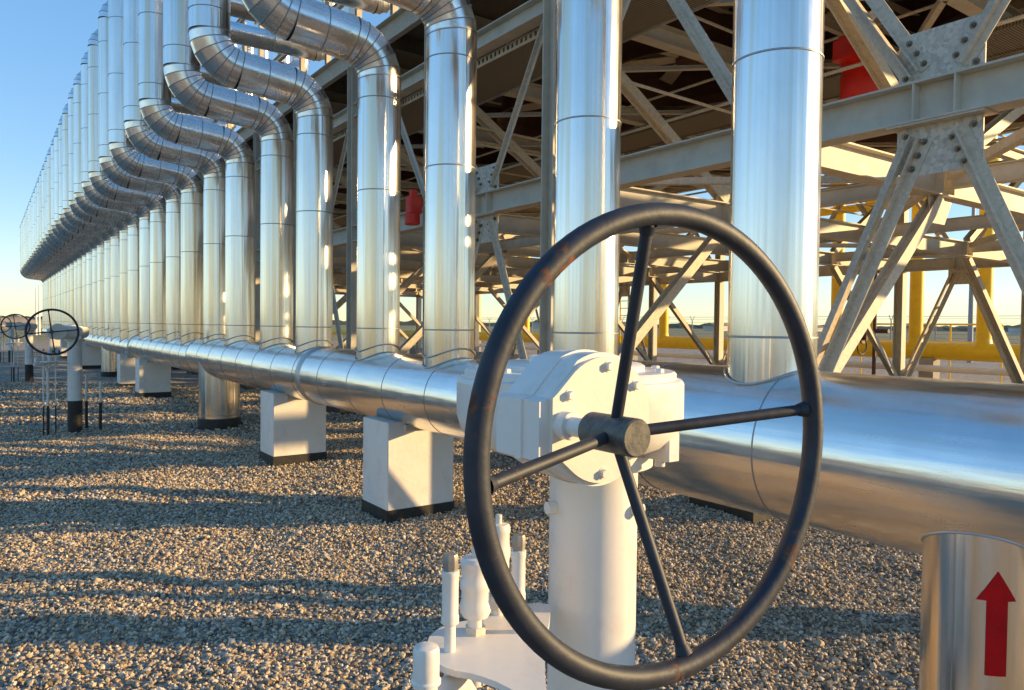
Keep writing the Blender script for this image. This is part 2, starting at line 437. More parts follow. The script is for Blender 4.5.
def make_riser():
    e = empty('clad_riser_pipe', RZ, '', 'pipe', 'clad riser pipes standing on the header')
    b = MB(); b.tube([(XH, 0, ZB + .25), (XH, 0, ZL)], RP, 40, False); seams(b, XH, 1.56, ZL - .1, 0, 1.24); b.ring((XH, 0, 3.62), (0, 0, 1), RP, .012, .004, 40, 1)
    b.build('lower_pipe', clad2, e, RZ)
    gores(p_le, RP).build('lower_elbow', clad3, e, RZ, ang=60)
    b = MB(); b.tube([p_le[-1], p_run_end], RP, 40, False); b.ring((p_le[-1]+p_run_end)/2, p_run_end-p_le[-1], RP, .012, .004, 40, 1)
    b.build('offset_run', clad3, e, RZ)
    gores(p_ue, RP).build('upper_elbow', clad3, e, RZ, ang=60)
    b = MB(); b.tube([(XU, 0, ZU), (XU, 0, ZT)], RP, 40, False); seams(b, XU, ZU, ZT - .1, .2, .9)
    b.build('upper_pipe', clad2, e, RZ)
    gores(p_te, RP).build('top_elbow', clad3, e, RZ, ang=60)
    b = MB(); b.tube([p_te[-1], (5.55, 0, ZT + RB)], RP, 40, False)
    for x in (2.9, 3.8, 4.7): b.ring((x, 0, ZT + RB), (1, 0, 0), RP, .012, .004, 40, 1)
    b.build('top_run', clad3, e, RZ)
    gores([Vector((5.55 + RB*math.sin(PI/2*i/6), 0, ZT + RB + RB*(1-math.cos(PI/2*i/6)))) for i in range(7)], RP).build('nozzle_elbow', clad3, e, RZ, ang=60)
    b = MB(); b.tube([(5.55 + RB, 0, ZT + 2*RB), (5.55 + RB, 0, 9.6)], RP, 40, True)
    for z in (8.1, 9.0): b.ring((5.55 + RB, 0, z), (0, 0, 1), RP, .012, .004, 40, 1)
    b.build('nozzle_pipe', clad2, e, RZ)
    return e
riser = make_riser()
ORD = ['first', 'second', 'third', 'fourth', 'fifth', 'sixth', 'seventh', 'eighth', 'ninth', 'tenth', 'eleventh', 'twelfth', 'thirteenth', 'fourteenth', 'fifteenth', 'sixteenth']
RY = [2.075, 3.37, 4.97]
while RY[-1] < 50.5: RY.append(RY[-1] + (1.28 if len(RY) % 2 else 1.62))
near_lb = ['wide straight clad riser rising behind the right half of the handwheel rim',
           'straight clad riser rising right behind the white gearbox of the handwheel',
           'clad riser whose bend leaves the top edge, third from the right along the header',
           'clad riser whose high bend and left run reach the top edge, fourth from right']
for i, y in enumerate(RY):
    o = riser if i == 0 else copy_tree(riser)
    o.location = (XH, y, 1.2)
    if i < 4: o['label'] = near_lb[i]
    elif i < 16: o['label'] = 'S-bend clad riser, %s from the right along the header pipe' % ORD[i]
    else: o['label'] = 'distant S-bend clad riser in the merged silver row at the far left'
    if y < 33:
        s_ = bpy.data.objects.new('base_collar', saddle_mesh(header_r(y))); COL.objects.link(s_); s_.parent = o

# far continuation of the header beyond the first bank
HB2 = (XH, 34, 0)
h2 = MB(); h2.tube([(XH, 33.4, ZB + .225), (XH, 51.5, ZB + .225)], .225, 40)
yy = 34
while yy < 51: h2.ring((XH, yy, ZB+.225), (0, 1, 0), .225, .02, .004, 40, 1); yy += .9
o = h2.build('clad_header_pipe', [M['clad_h'], M['seam']], None, HB2)
tag(o, 'far stretch of clad header pipe beyond the second handwheel', 'pipe')
fp = copy_tree(pier); fp.location = (XH, 37, 0); fp['label'] = 'tiny white pier far off behind the rim of the second handwheel'
fp = copy_tree(pier); fp.location = (XH, 44, 0); fp['label'] = 'smallest white pier at the far end, left of the second handwheel'

# ------------------------------------------------------------------ valve operators with handwheel
K = .78
def sx(p): return (K*p[0], K*p[1], CAM_H + K*(p[2] - CAM_H))
VC = (1.345, 1.50)
HC = (1.28, 1.53)                    # drum housing centre                     # column axis in unscaled units
VB = (K*VC[0], K*VC[1], 0)
ZG = CAM_H - CAM_H / K                # ground in unscaled units
def valve():
    e = empty('valve_operator', VB, '', 'valve', 'handwheel valve operators in front of the header pipe')
    bd = lambda b, n, m, par=e, **kw: b.build(n, m, par, VB if par is e else VB, xf=sx, **kw)
    b = MB(); b.tube([(*VC, ZG + .575), (*VC, 1.27)], .119, 48)
    bd(b, 'column', M['valve_white'])
    b = MB(); b.tube([(*VC, ZG - .06), (*VC, ZG + .58)], .122, 48); bd(b, 'column_foot', M['bitumen'])
    b = MB(); b.lathe([(.15, 1.225), (.158, 1.23), (.158, 1.262), (.15, 1.268)], VC, 48); bd(b, 'column_flange', M['valve_white'])
    # gear housing: squat drum with rounded underside, lid and lip
    b = MB()
    b.lathe([(.17, 1.268), (.21, 1.272), (.262, 1.295), (.29, 1.325), (.302, 1.365), (.302, 1.452), (.296, 1.462), (.282, 1.465), (.282, 1.478), (.276, 1.484), (.0, 1.484)], HC, 72)
    # stop-bolt boss and lug on the right, mounting ears
    b.box((1.385, 1.27, 1.262), (1.432, 1.36, 1.33), bev=.006)
    b.cyl((1.40, 1.31, 1.245), (1.40, 1.31, 1.265), .013, 20)
    bd(b, 'gear_housing', M['valve_white'], ang=30)
    b = MB(); b.lathe([(.20, 1.48), (.20, 1.497), (.19, 1.503), (.11, 1.503), (.105, 1.52), (0, 1.524)], HC, 56)
    for j in range(10):
        a = 2*PI*j/10 + .2; b.lathe([(.012, 1.48), (.012, 1.492), (.009, 1.494)], (HC[0]+.245*math.cos(a), HC[1]+.245*math.sin(a)), 6)
    bd(b, 'housing_lid', M['valve_white'])
    # spur gear case: disc outline with a square shoulder on the shaft side
    cx, cz, rr = 1.0626, 1.403, .142
    poly = []
    for j in range(37):
        a = R(-118) + R(236) * j / 36; poly.append((cx + rr*math.cos(a), cz + rr*math.sin(a)))
    poly += [(.925, cz + .052), (.898, cz + .045), (.898, cz - .075), (.925, cz - .082)]
    b = MB(); b.prism([Vector((x, 1.165, z)) for x, z in poly], Vector((0, .15, 0)))
    poly2 = [(cx + (x-cx)*1.03 + .0, cz + (z-cz)*1.03) for x, z in poly]
    b.prism([Vector((x, 1.22, z)) for x, z in poly2], Vector((0, .02, 0)))
    b.prism([Vector((cx-.10, 1.31, cz-.09)), Vector((cx+.13, 1.31, cz-.09)), Vector((cx+.13, 1.31, cz+.065)), Vector((cx-.10, 1.31, cz+.065))], Vector((0, .1, 0)))
    bd(b, 'gear_case', M['valve_white'], ang=30)
    b = MB()
    r2 = .133
    pc = [(cx + r2*math.cos(R(-128) + R(256)*j/40), cz + r2*math.sin(R(-128) + R(256)*j/40)) for j in range(41)]
    pc += [(.935, cz + .062), (.922, cz + .052), (.922, cz - .058), (.935, cz - .066)]
    b.prism([Vector((x, 1.152, z)) for x, z in pc], Vector((0, .013, 0)))
    cov = bd(b, 'cover_plate', M['plate_cream'], ang=25)
    for adeg in (86, 38, -14, -92, -45, 150, 212):
        a = R(adeg); x, z = cx + .113*math.cos(a), cz + .113*math.sin(a)
        bb = MB(); bb.cyl((x, 1.141, z), (x, 1.153, z), .0095, 6); bb.cyl((x, 1.1505, z), (x, 1.153, z), .0125, 16)
        bb.build('bolt', M['valve_white'], cov, VB, xf=sx)
    b = MB(); b.cyl((.951, 1.06, 1.40), (.951, 1.16, 1.40), .0195, 28); b.cyl((.951, 1.125, 1.40), (.951, 1.155, 1.40), .0285, 28)
    bd(b, 'drive_shaft', M['valve_white'])
    for a in (0, 2.1, 4.2):
        b = MB(); b.cyl((VC[0]+.118*math.cos(a-1.2), VC[1]+.118*math.sin(a-1.2), 1.12), (VC[0]+.145*math.cos(a-1.2), VC[1]+.145*math.sin(a-1.2), 1.12), .017, 12)
        bd(b, 'grub_screw', M['valve_white'])
    # dished handwheel
    c0 = Vector((.9559, .8645, 1.4005)); bb_, gg = -.036875, -.015156
    rot = Matrix.Rotation(bb_, 3, 'Z') @ Matrix.Rotation(gg, 3, 'X')
    rim_p = lambda a: c0 + rot @ Vector((.39*math.cos(a), 0, .39*math.sin(a)))
    b = MB(); nn = 96; mm = 20; tr = .0192
    ax = rot @ Vector((0, 1, 0)); vs = []; fs = []
    for i in range(nn):
        a = 2*PI*i/nn; p = rim_p(a); o_ = (p - c0).normalized()
        for j in range(mm): vs.append(p + (o_*math.cos(2*PI*j/mm) + ax*math.sin(2*PI*j/mm)) * tr)
    for i in range(nn):
        for j in range(mm): fs.append((i*mm+j, i*mm+(j+1) % mm, ((i+1) % nn)*mm+(j+1) % mm, ((i+1) % nn)*mm+j))
    b.add(vs, fs); rim = bd(b, 'handwheel', M['wheel'], ang=60)
    hub_c = Vector((.951, 1.005, 1.40))
    b = MB(); b.tube([(.951, .944, 1.40), (.951, .947, 1.40), (.951, 1.066, 1.40), (.951, 1.07, 1.40)], [.0325, .0355, .0355, .033], 36); b.build('hub', M['hub'], rim, VB, xf=sx)
    for adeg in (98.5, 6.0, 275.5, 185.0):
        a = R(adeg); p = rim_p(a); d = (p - hub_c).normalized()
        b = MB(); b.tube([hub_c + d*.012, p - d*.012], [.0112, .0108], 18); b.tube([p - d*.034, p - d*.018], [.0118, .016], 18, False)
        b.build('spoke', M['wheel'], rim, VB, xf=sx)
    return e
val = valve()
def drains():
    e = empty('drain_pipework', (K*.95, K*1.45, 0), '', 'pipework', 'vent and drain lines beside the valve columns')
    B0 = (K*.95, K*1.45, 0)
    def pole(x, y, ztop, r, cap, par=e):
        b = MB()
        b.tube([(x, y, ZG + .5), (x, y, ztop - .13)], r*.7, 20); b.lathe([(r*.75, ztop-.135), (r*1.08, ztop-.13), (r*1.08, ztop-.115), (r, ztop-.11), (r, ztop-.03), (r*1.1, ztop-.025), (r*1.1, ztop-.012), (r*.8, ztop-.01)], (x, y), 24)
        o = b.build('vent_pole', M['valve_white'], e, B0, xf=sx)
        f = MB(); f.tube([(x, y, ZG - .05), (x, y, ZG + .51)], r*.74, 16); f.build('pole_foot', M['bitumen'], o, B0, xf=sx)
        c = MB(); c.lathe([(r*.9, ztop-.012), (r*.98, ztop), (r*.98, ztop+.02), (r*.86, ztop+.026)], (x, y), 8); c.build('pole_cap', M['brass'], o, B0, xf=sx)
    pole(.848, 1.42, 1.06, .0185, 1); pole(1.035, 1.417, 1.075, .0165, 1)
    def plug(x, y, zt, zb, r):
        b = MB(); h_ = zt - zb
        b.lathe([(r*.55, zb-.16), (r*.55, zb), (r*.9, zb+.006), (r*1.1, zb+.02), (r*1.1, zb+.035), (r, zb+.045), (r, zb+h_*.5), (r*1.1, zb+h_*.55), (r*1.1, zb+h_*.68), (r, zb+h_*.72), (r, zt-.012), (r*1.08, zt-.008), (r*1.08, zt+.004), (r*.9, zt+.012), (r*.3, zt+.014), (r*.3, zt+.034), (r*.2, zt+.036)], (x, y), 32)
        o = b.build('bleed_valve', M['valve_white'], e, B0, xf=sx)
        f = MB(); f.lathe([(r*.72, zb-.05), (r*.78, zb-.046), (r*.78, zb-.022), (r*.72, zb-.018)], (x, y), 6); f.build('hex_nut', M['galv'], o, B0, xf=sx)
    plug(.950, 1.472, 1.035, .90, .0345); plug(1.058, 1.535, 1.085, .93, .0275)
    b = MB()
    out = [(.79, 1.41), (.80, 1.34), (.835, 1.295), (.86, 1.22), (.862, 1.12), (.885, 1.10), (.925, 1.17), (1.05, 1.33), (1.17, 1.46), (1.22, 1.53), (1.09, 1.57), (1.02, 1.53), (.97, 1.545), (.90, 1.55), (.83, 1.50)]
    sm_ = []
    for i in range(len(out)):
        p, q_ = Vector(out[i]), Vector(out[(i+1) % len(out)]); sm_ += [p.lerp(q_, .25), p.lerp(q_, .75)]
    b.prism([Vector((p.x, p.y, .852)) for p in sm_], Vector((0, 0, .014))); b.build('bracket_plate', M['valve_white'], e, B0, xf=sx)
    b = MB(); b.lathe([(.031, .862), (.031, .868), (.0275, .872), (.0275, .93), (.024, .938), (.012, .942)], (.735, 1.325), 28)
    b.build('drain_cap', M['valve_white'], e, B0, xf=sx)
    b = MB(); pts = [(.735, 1.325, .80), (.735, 1.325, .86)]
    b.tube(pts, .024, 20)
    b.tube([(.70, 1.30, .815), (.735, 1.325, .818), (.80, 1.36, .82), (.86, 1.385, .80), (.90, 1.40, .74), (.915, 1.41, .62), (.915, 1.41, ZG + .5)], .022, 18)
    b.build('drain_line', M['valve_white'], e, B0, xf=sx)
    f = MB(); f.tube([(.915, 1.41, ZG-.05), (.915, 1.41, ZG+.51)], .0235, 16); f.build('line_foot', M['bitumen'], e, B0, xf=sx)
    return e
dr = drains()
vl = ['white valve column with large black dished handwheel filling the foreground',
      'white valve column with black handwheel at left, nearest of the distant ones',
      'white valve column with small black handwheel, middle of the three far left ones',
      'tiny white valve column with handwheel at the left edge, farthest of all']
dl = ['white vent poles, bleed valves and drain line left of the foreground column',
      'thin poles and drain line round the nearest of the distant valve columns',
      'thin poles and drain line round the middle of the far left valve columns',
      'tiny poles and drain line round the farthest valve column']
for i, dy in enumerate((0, 11.15, 21.8, 32.7)):
    o = val if i == 0 else copy_tree(val); o.location = (VB[0] - (.0, .0, .12, .25)[i], VB[1] + dy, 0); o['label'] = vl[i]
    d = dr if i == 0 else copy_tree(dr); d.location = (K*.95 - (.0, .0, .12, .25)[i], K*1.45 + dy, 0); d['label'] = dl[i]

# small poles right of the second column
for j, (x, y, lb) in enumerate(((1.22, 12.6, 'slim upright pole with black foot just right of the second valve column'), (1.37, 12.3, 'slim pole with black foot and side bracket, farther right of the second valve column'))):
    e = empty('marker_pole', (x, y, 0), lb, 'pole')
    b = MB(); b.tube([(x, y, .4), (x, y, .80 - .08*j)], .018, 12)
    b.tube([(x, y, .72 - .05*j), (x + .05, y, .74 - .05*j)], .012, 10)
    b.build('shaft', M['valve_white'], e, (x, y, 0))
    f = MB(); f.tube([(x, y, -.05), (x, y, .41)], .021, 12); f.build('foot', M['bitumen'], e, (x, y, 0))

# ------------------------------------------------------------------ stub with red arrow
SX, SY, SR = 2.072, .845, .119
stub = empty('clad_pipe_stub', (SX, SY, 0), 'short upright clad pipe stub with a red arrow pointing up', 'pipe')
b = MB(); nn = 56; view = Vector((SX, SY)).normalized(); ztop = 1.105; sl = .53
vs = [(SX + SR*math.cos(2*PI*j/nn), SY + SR*math.sin(2*PI*j/nn), -.05) for j in range(nn)]
top = []
for j in range(nn):
    dx, dy = SR*math.cos(2*PI*j/nn), SR*math.sin(2*PI*j/nn)
    top.append((SX + dx, SY + dy, ztop - sl*(dx*view.x + dy*view.y + SR)))
b.add(vs + top, [(j, (j+1) % nn, nn+(j+1) % nn, nn+j) for j in range(nn)] + [tuple(nn+j for j in range(nn))])
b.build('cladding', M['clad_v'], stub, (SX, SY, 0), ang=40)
b = MB(); b.tube([(p[0], p[1], p[2] - .002) for p in top] + [top[0]], .0035, 8, False); b.build('edge_trim', M['band'], stub, (SX, SY, 0))
b = MB(); a0 = math.atan2(-view.y, -view.x) + math.asin(20/49)
def onstub(u, z, r=SR + .0016): return (SX + r*math.cos(a0 + u/SR), SY + r*math.sin(a0 + u/SR), z)
z0, z1, z2 = .762, .945, 1.018
vs = []; fs = []
for i in range(9):
    u = -.024 + .048*i/8
    vs += [onstub(u, z0), onstub(u, z1)]
for i in range(8): fs.append((2*i, 2*i+2, 2*i+3, 2*i+1))
o_ = len(vs)
for i in range(13):
    u = -.046 + .092*i/12; vs += [onstub(u, z1 - .0), onstub(u, z1 + (z2-z1)*(1-abs(u)/.046))]
for i in range(12): fs.append((o_+2*i, o_+2*i+2, o_+2*i+3, o_+2*i+1))
b.add(vs, fs); b.build('arrow_mark', M['red_mark'], stub, (SX, SY, 0))

# ------------------------------------------------------------------ steel support structure
XA, XB = 5.5, 19.3
FY = [1.1 + 2.9*k for k in range(13)]
FB = (XA, 0, 0)
fr = empty('steel_support_frame', FB, 'galvanised steel frame with bolted braces carrying a dark fan deck behind the risers', 'steel frame')
G = M['galv_plain']
def part(b, name, mat=G, par=fr, **kw): return b.build(name, mat, par, FB, **kw)
ZM = 3.225; HM = .29
for X in (XA, XB):
    for y in FY:
        b = MB(); b.sweep(ibeam(.22, .22, .012, .018), (X, y, .13), (X, y, 6.26), up=(0, 1, 0)); part(b, 'column')
        p = MB(); p.box((X-.37, y-.24, -.05), (X+.33, y+.44, .13) if X == XA else (X+.33, y+.35, .3)); part(p, 'plinth', M['bitumen'] if X == XA else M['concrete'])
        p = MB(); p.box((X-.17, y-.17, .128), (X+.17, y+.17, .15)); part(p, 'base_plate')
for X in (XA, XB):
    for k in range(12):
        y0, y1 = FY[k] + .112, FY[k+1] - .112
        for z, h in ((ZM, HM), (5.42, .24)):
            b = MB(); b.sweep(ibeam(h, .2, .010, .016), (X, y0, z), (X, y1, z))
            if z == ZM and k % 2 == 0:
                for dy in (-.14, .14):
                    b.box((X-.098, (y0+y1)/2+dy-.006, z-h/2+.016), (X+.098, (y0+y1)/2+dy+.006, z+h/2-.016))
            part(b, 'tie_beam')
def gusset(X, y, z, up, wide=.58, hgt=.37):
    s = 1 if up else -1
    b = MB(); w = wide/2
    poly = [(y-w, z), (y+w, z), (y+w, z+s*hgt*.86), (y+w*.86, z+s*hgt), (y-w*.86, z+s*hgt), (y-w, z+s*hgt*.86)]
    b.prism([Vector((X-.007, a, c)) for a, c in poly], Vector((.014, 0, 0)))
    g_ = part(b, 'gusset_plate', M['gusset'])
    return g_
def bolts(g_, pts, X):
    for y, z in pts:
        if y > 9: break
        b = MB(); b.cyl((X-.017, y, z), (X-.003, y, z), .024, 16); b.cyl((X-.036, y, z), (X-.015, y, z), .0165, 6); b.cyl((X-.05, y, z), (X-.036, y, z), .009, 8)
        b.build('bolt', M['bolt'], g_, FB)
def twin(p0, p1, X, name='brace', a=.085, gap=.05, par=fr):
    """pair of angle sections bolted either side of the node line, in a plane of constant x"""
    p0, p1 = Vector(p0), Vector(p1); t_ = (p1-p0).normalized(); nrm = Vector((-1, 0, 0))
    side = t_.cross(nrm).normalized()
    b = MB()
    for s in (-1, 1):
        o_ = side * (s * gap/2)
        prof = [(0, 0), (s*a, 0), (s*a, .009), (s*.009, .009), (s*.009, a*.8), (0, a*.8)]
        if s < 0: prof = prof[::-1]
        b.sweep(prof, p0 + o_ + nrm*.008, p1 + o_ + nrm*.008, up=nrm)
    for f in (.3, .55, .8):
        c = p0.lerp(p1, f); d = t_*.035; e_ = side*.07
        b.prism([c-d-e_, c+d-e_, c+d+e_, c-d+e_], nrm*.007)
    return b.build(name, M['galv'], par, FB)
def channel(p0, p1, X, name='brace', a=.13):
    nrm = Vector((-1, 0, 0)); b = MB()
    prof = [(-a/2, 0), (a/2, 0), (a/2, .008), (.012, .008), (.012, .06), (0, .06), (0, .008), (-a/2, .008)]
    b.sweep(prof, Vector(p0) + nrm*.008, Vector(p1) + nrm*.008, up=nrm); return part(b, name, M['galv'])
for X in (XA, XB):
    for k in range(0, 12, 2):
        ym = (FY[k] + FY[k+1]) / 2
        gl = gusset(X, ym, ZM - HM/2, False); gu = gusset(X, ym, ZM + HM/2, True)
        zl, zu = ZM - HM/2, ZM + HM/2
        for s in (-1, 1):
            f = twin if s > 0 else channel
            f((X, ym + s*.14, zl - .10), (X, ym + s*1.32, .20), X)
            f((X, ym + s*.15, zu + .06), (X, ym + s*1.30, 5.28), X)
            d1 = Vector((s*1.18, -2.63)).normalized(); d2 = Vector((s*1.15, 1.85)).normalized()
            pts = []
            for q_ in (.05, .15, .25):
                c = Vector((ym + s*.14, zl - .06)) + d1*q_; pr = Vector((-d1.y, d1.x))
                pts += [tuple(c + pr*.075), tuple(c - pr*.075)]
            if X == XA: bolts(gl, [(a, c) for a, c in pts if c < zl - .03 and abs(a-ym) < .26], X)
            pts = []
            for q_ in (.04, .14, .24):
                c = Vector((ym + s*.15, zu + .06)) + d2*q_; pr = Vector((-d2.y, d2.x))
                pts += [tuple(c + pr*.075), tuple(c - pr*.075)]
            if X == XA: bolts(gu, [(a, c) for a, c in pts if c > zu + .03 and abs(a-ym) < .26], X)
        if X == XA:
            b = MB()
            for dy in (-.24, -.08, .08, .24):
                b.cyl((X-.06, ym+dy, zl-.012), (X-.06, ym+dy, zl+.03), .014, 6); b.cyl((X+.06, ym+dy, zl-.012), (X+.06, ym+dy, zl+.03), .014, 6)
            b.box((X-.095, ym-.33, zl-.016), (X+.095, ym+.33, zl-.002))
            b.build('splice_plate', M['galv'], gl, FB)
    for k in range(1, 12, 2):            # bays without a lower chevron: inverted V above the tie beam
        ym = (FY[k] + FY[k+1]) / 2
        for s in (-1, 1): channel((X, ym + s*1.30, ZM + HM/2 + .08), (X, ym + s*.08, 5.30), X, a=.15)
# transverse frames
XN = [8.7, 12.4, 16.1]
for k, y in enumerate(FY):
    b = MB(); b.sweep(ibeam(HM, .19, .012, .016), (XA + .115, y, ZM), (XB - .115, y, ZM))
    for x in XN:
        for dx in (-.13, .13): b.box((x+dx-.006, y-.094, ZM-HM/2+.016), (x+dx+.006, y+.094, ZM+HM/2-.016))
    part(b, 'cross_beam')
    b = MB(); b.sweep(ibeam(.24, .18, .012, .016), (XA + .115, y, 5.42), (XB - .115, y, 5.42)); part(b, 'upper_cross_beam')
    def kbrace(p0, p1, nm='knee_brace'):
        b = MB(); b.sweep(ibeam(.13, .13, .009, .012), p0, p1, up=(0, 1, 0)); part(b, nm, M['galv'])
    kbrace((XA + .16, y, .35), (8.62, y, ZM - HM/2 - .02)); kbrace((XB - .16, y, .35), (16.18, y, ZM - HM/2 - .02))
    kbrace((XA + .16, y, 5.28), (8.62, y, ZM + HM/2 + .03), 'upper_brace'); kbrace((XB - .16, y, 5.28), (16.18, y, ZM + HM/2 + .03), 'upper_brace')
    kbrace((8.78, y, ZM + HM/2 + .03), (12.3, y, 5.28), 'upper_brace')
    for x in (8.7,):
        b = MB(); b.prism([Vector((x-.28, y-.006, ZM+HM/2)), Vector((x+.28, y-.006, ZM+HM/2)), Vector((x+.2, y-.006, ZM+HM/2+.3)), Vector((x-.2, y-.006, ZM+HM/2+.3))], Vector((0, .012, 0))); part(b, 'node_plate', M['gusset'])
        b = MB(); b.prism([Vector((x-.28, y-.006, ZM-HM/2)), Vector((x+.28, y-.006, ZM-HM/2)), Vector((x+.1, y-.006, ZM-HM/2-.3)), Vector((x-.2, y-.006, ZM-HM/2-.3))], Vector((0, .012, 0))); part(b, 'node_plate', M['gusset'])
# horizontal bracing and secondary runners
for k in range(12):
    y0, y1 = FY[k], FY[k+1]
    for x0, x1 in ((XA, 8.7), (8.7, 12.4), (12.4, 16.1), (16.1, XB)):
        b = MB()
        if (k + int(x0)) % 2: b.sweep(angle(.09, .009), (x0+.1, y0+.1, ZM+.02), (x1-.1, y1-.1, ZM+.02))
        else: b.sweep(angle(.09, .009), (x0+.1, y1-.1, ZM+.02), (x1-.1, y0+.1, ZM+.02))
        part(b, 'plan_brace', M['galv'])
        if k < 11:
            b = MB(); b.sweep(angle(.08, .008), (x0+.1, y0+.1, 5.30), (x1-.1, y1-.1, 5.30)); part(b, 'upper_plan_brace', M['galv'])
            b = MB(); b.sweep(angle(.08, .008), (x0+.1, y1-.1, 5.285), (x1-.1, y0+.1, 5.285)); part(b, 'upper_plan_brace', M['galv'])
    for x in (8.7, 12.4, 16.1):
        b = MB(); b.sweep(ibeam(.2, .12, .008, .012), (x, y0+.11, ZM+.03), (x, y1-.11, ZM+.03)); part(b, 'runner', G)
for j in range(14):                    # cable conduits and small-bore lines threaded through the frame
    b = MB(); q_ = random.Random(j); z = 4.4 + .13*j % 1.3
    if j % 2: x = 6.3 + 1.6*(j % 7); b.tube([(x, .9, z), (x, 24, z + q_.uniform(-.05, .05))], .022, 8)
    else: y = 6.2 + 1.75*j % 14; b.tube([(5.7, y, z), (11, y + .2, z), (18.8, y + .2, z)], .02, 8)
    part(b, 'conduit_run', M['galv'])
# deck with edge beams, joists and posts
Y0, Y1 = .75, 51.0
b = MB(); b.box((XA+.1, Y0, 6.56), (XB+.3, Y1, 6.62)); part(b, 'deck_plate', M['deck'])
chan = [(-.05, -.19), (.05, -.19), (.05, -.172), (-.036, -.172), (-.036, .172), (.05, .172), (.05, .19), (-.05, .19)]
for X, f in ((XA - .02, 1), (XB + .25, -1)):
    b = MB(); b.sweep([(f*a, c) for a, c in chan][::f], (X, Y1, 6.45), (X, Y0, 6.45)) ; part(b, 'edge_beam', M['galv'])
b = MB(); b.sweep(ibeam(.36, .15, .01, .016), (XA+.05, Y0, 6.45), (XB+.2, Y0, 6.45)); part(b, 'edge_beam', M['galv'])
y = Y0 + .725
for k in range(34):
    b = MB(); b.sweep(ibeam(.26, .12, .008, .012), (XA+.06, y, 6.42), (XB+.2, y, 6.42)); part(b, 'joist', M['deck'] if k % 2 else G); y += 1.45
for x in (7.4, 11.8, 13.2, 17.6):
    b = MB(); b.sweep(ibeam(.3, .15, .01, .014), (x, Y0, 5.92), (x, 34, 5.92)); part(b, 'fan_girder', G)
# posts, rail and thin ties on the deck edge
y = 4.0
for k in range(32):
    b = MB(); b.sweep(ibeam(.1, .1, .008, .01), (XA+.05, y, 6.645), (XA+.05, y, 9.4), up=(0, 1, 0)); part(b, 'deck_post', M['galv']); y += 1.45
for z in (7.55, 9.4):
    b = MB(); b.sweep(ibeam(.12, .08, .008, .01), (XA-.06, 4.0, z), (XA-.06, 50, z)); part(b, 'deck_rail', M['galv'])
for k in range(16):
    b = MB(); b.tube([(XA+.12, 4.0+2.9*k, 6.7), (XA+.12, 5.45+2.9*k, 7.5)], .025, 8); b.tube([(XA+.12, 5.45+2.9*k, 7.6), (XA+.12, 6.9+2.9*k, 9.3)], .025, 8); part(b, 'deck_tie', M['galv'])
# walkway with perforated kick plates hung under the deck
wk = empty('hanging_walkway', (6.1, 2, 5.2), 'narrow hanging walkway with perforated pale edges under the deck', 'walkway')
WB = (6.1, 2, 5.2)
b = MB(); b.box((5.66, 1.0, 5.205), (6.56, 34, 5.235)); b.build('grating', M['grating'], wk, WB)
for x in (5.64, 6.60):
    b = MB()
    b.box((x-.006, 1.0, 5.19), (x+.006, 34, 5.225)); b.box((x-.006, 1.0, 5.285), (x+.006, 34, 5.31))
    yy = 1.0
    while yy < 34: b.box((x-.005, yy, 5.224), (x+.005, yy+.05, 5.286)); yy += .1
    b.build('kick_plate', M['galv'], wk, WB)
b = MB()
for k in range(12):
    for x in (5.64, 6.60): b.tube([(x, 1.6+2.9*k, 5.3), (x, 1.6+2.9*k, 6.55)], .008, 6)
b.build('hanger_rod', M['galv'], wk, WB)
w2 = MB()
for x in (9.9, 10.8):
    w2.box((x-.006, 1.0, 5.19), (x+.006, 34, 5.31))
w2.box((9.91, 1.0, 5.205), (10.79, 34, 5.23))
o = w2.build('inner_walkway', M['grating'], None, (10.3, 2, 5.2)); tag(o, 'second narrow walkway deeper inside the shaded frame', 'walkway')

# fans and red gear motors
def fan(x, y):
    e = empty('cooling_fan', (x, y, 5.5), '', 'fan', 'fans under the deck')
    FBB = (x, y, 5.5)
    b = MB(); nseg = 40
    vs = [(x+r*math.cos(2*PI*j/nseg), y+r*math.sin(2*PI*j/nseg), z) for r, z in ((1.42, 5.72), (1.32, 5.85), (1.30, 6.38), (1.33, 6.38), (1.36, 5.85), (1.45, 5.72)) for j in range(nseg)]
    b.add(vs, [(i*nseg+j, i*nseg+(j+1) % nseg, ((i+1) % 6)*nseg+(j+1) % nseg, ((i+1) % 6)*nseg+j) for i in range(6) for j in range(nseg)])
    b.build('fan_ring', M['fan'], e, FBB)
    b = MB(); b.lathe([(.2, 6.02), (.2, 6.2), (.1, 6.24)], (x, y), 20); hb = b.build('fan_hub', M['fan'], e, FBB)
    for j in range(6):
        a = 2*PI*j/6; d = Vector((math.cos(a), math.sin(a), 0)); n_ = Vector((-d.y, d.x, .35)).normalized()*.13
        c0 = Vector((x, y, 6.1)); p = [c0+d*.18-n_*.6, c0+d*1.24-n_, c0+d*1.24+n_, c0+d*.18+n_*.6]
        b = MB(); b.prism(p, Vector((0, 0, .012))); b.build('blade', M['galv'], hb, FBB)
    return e
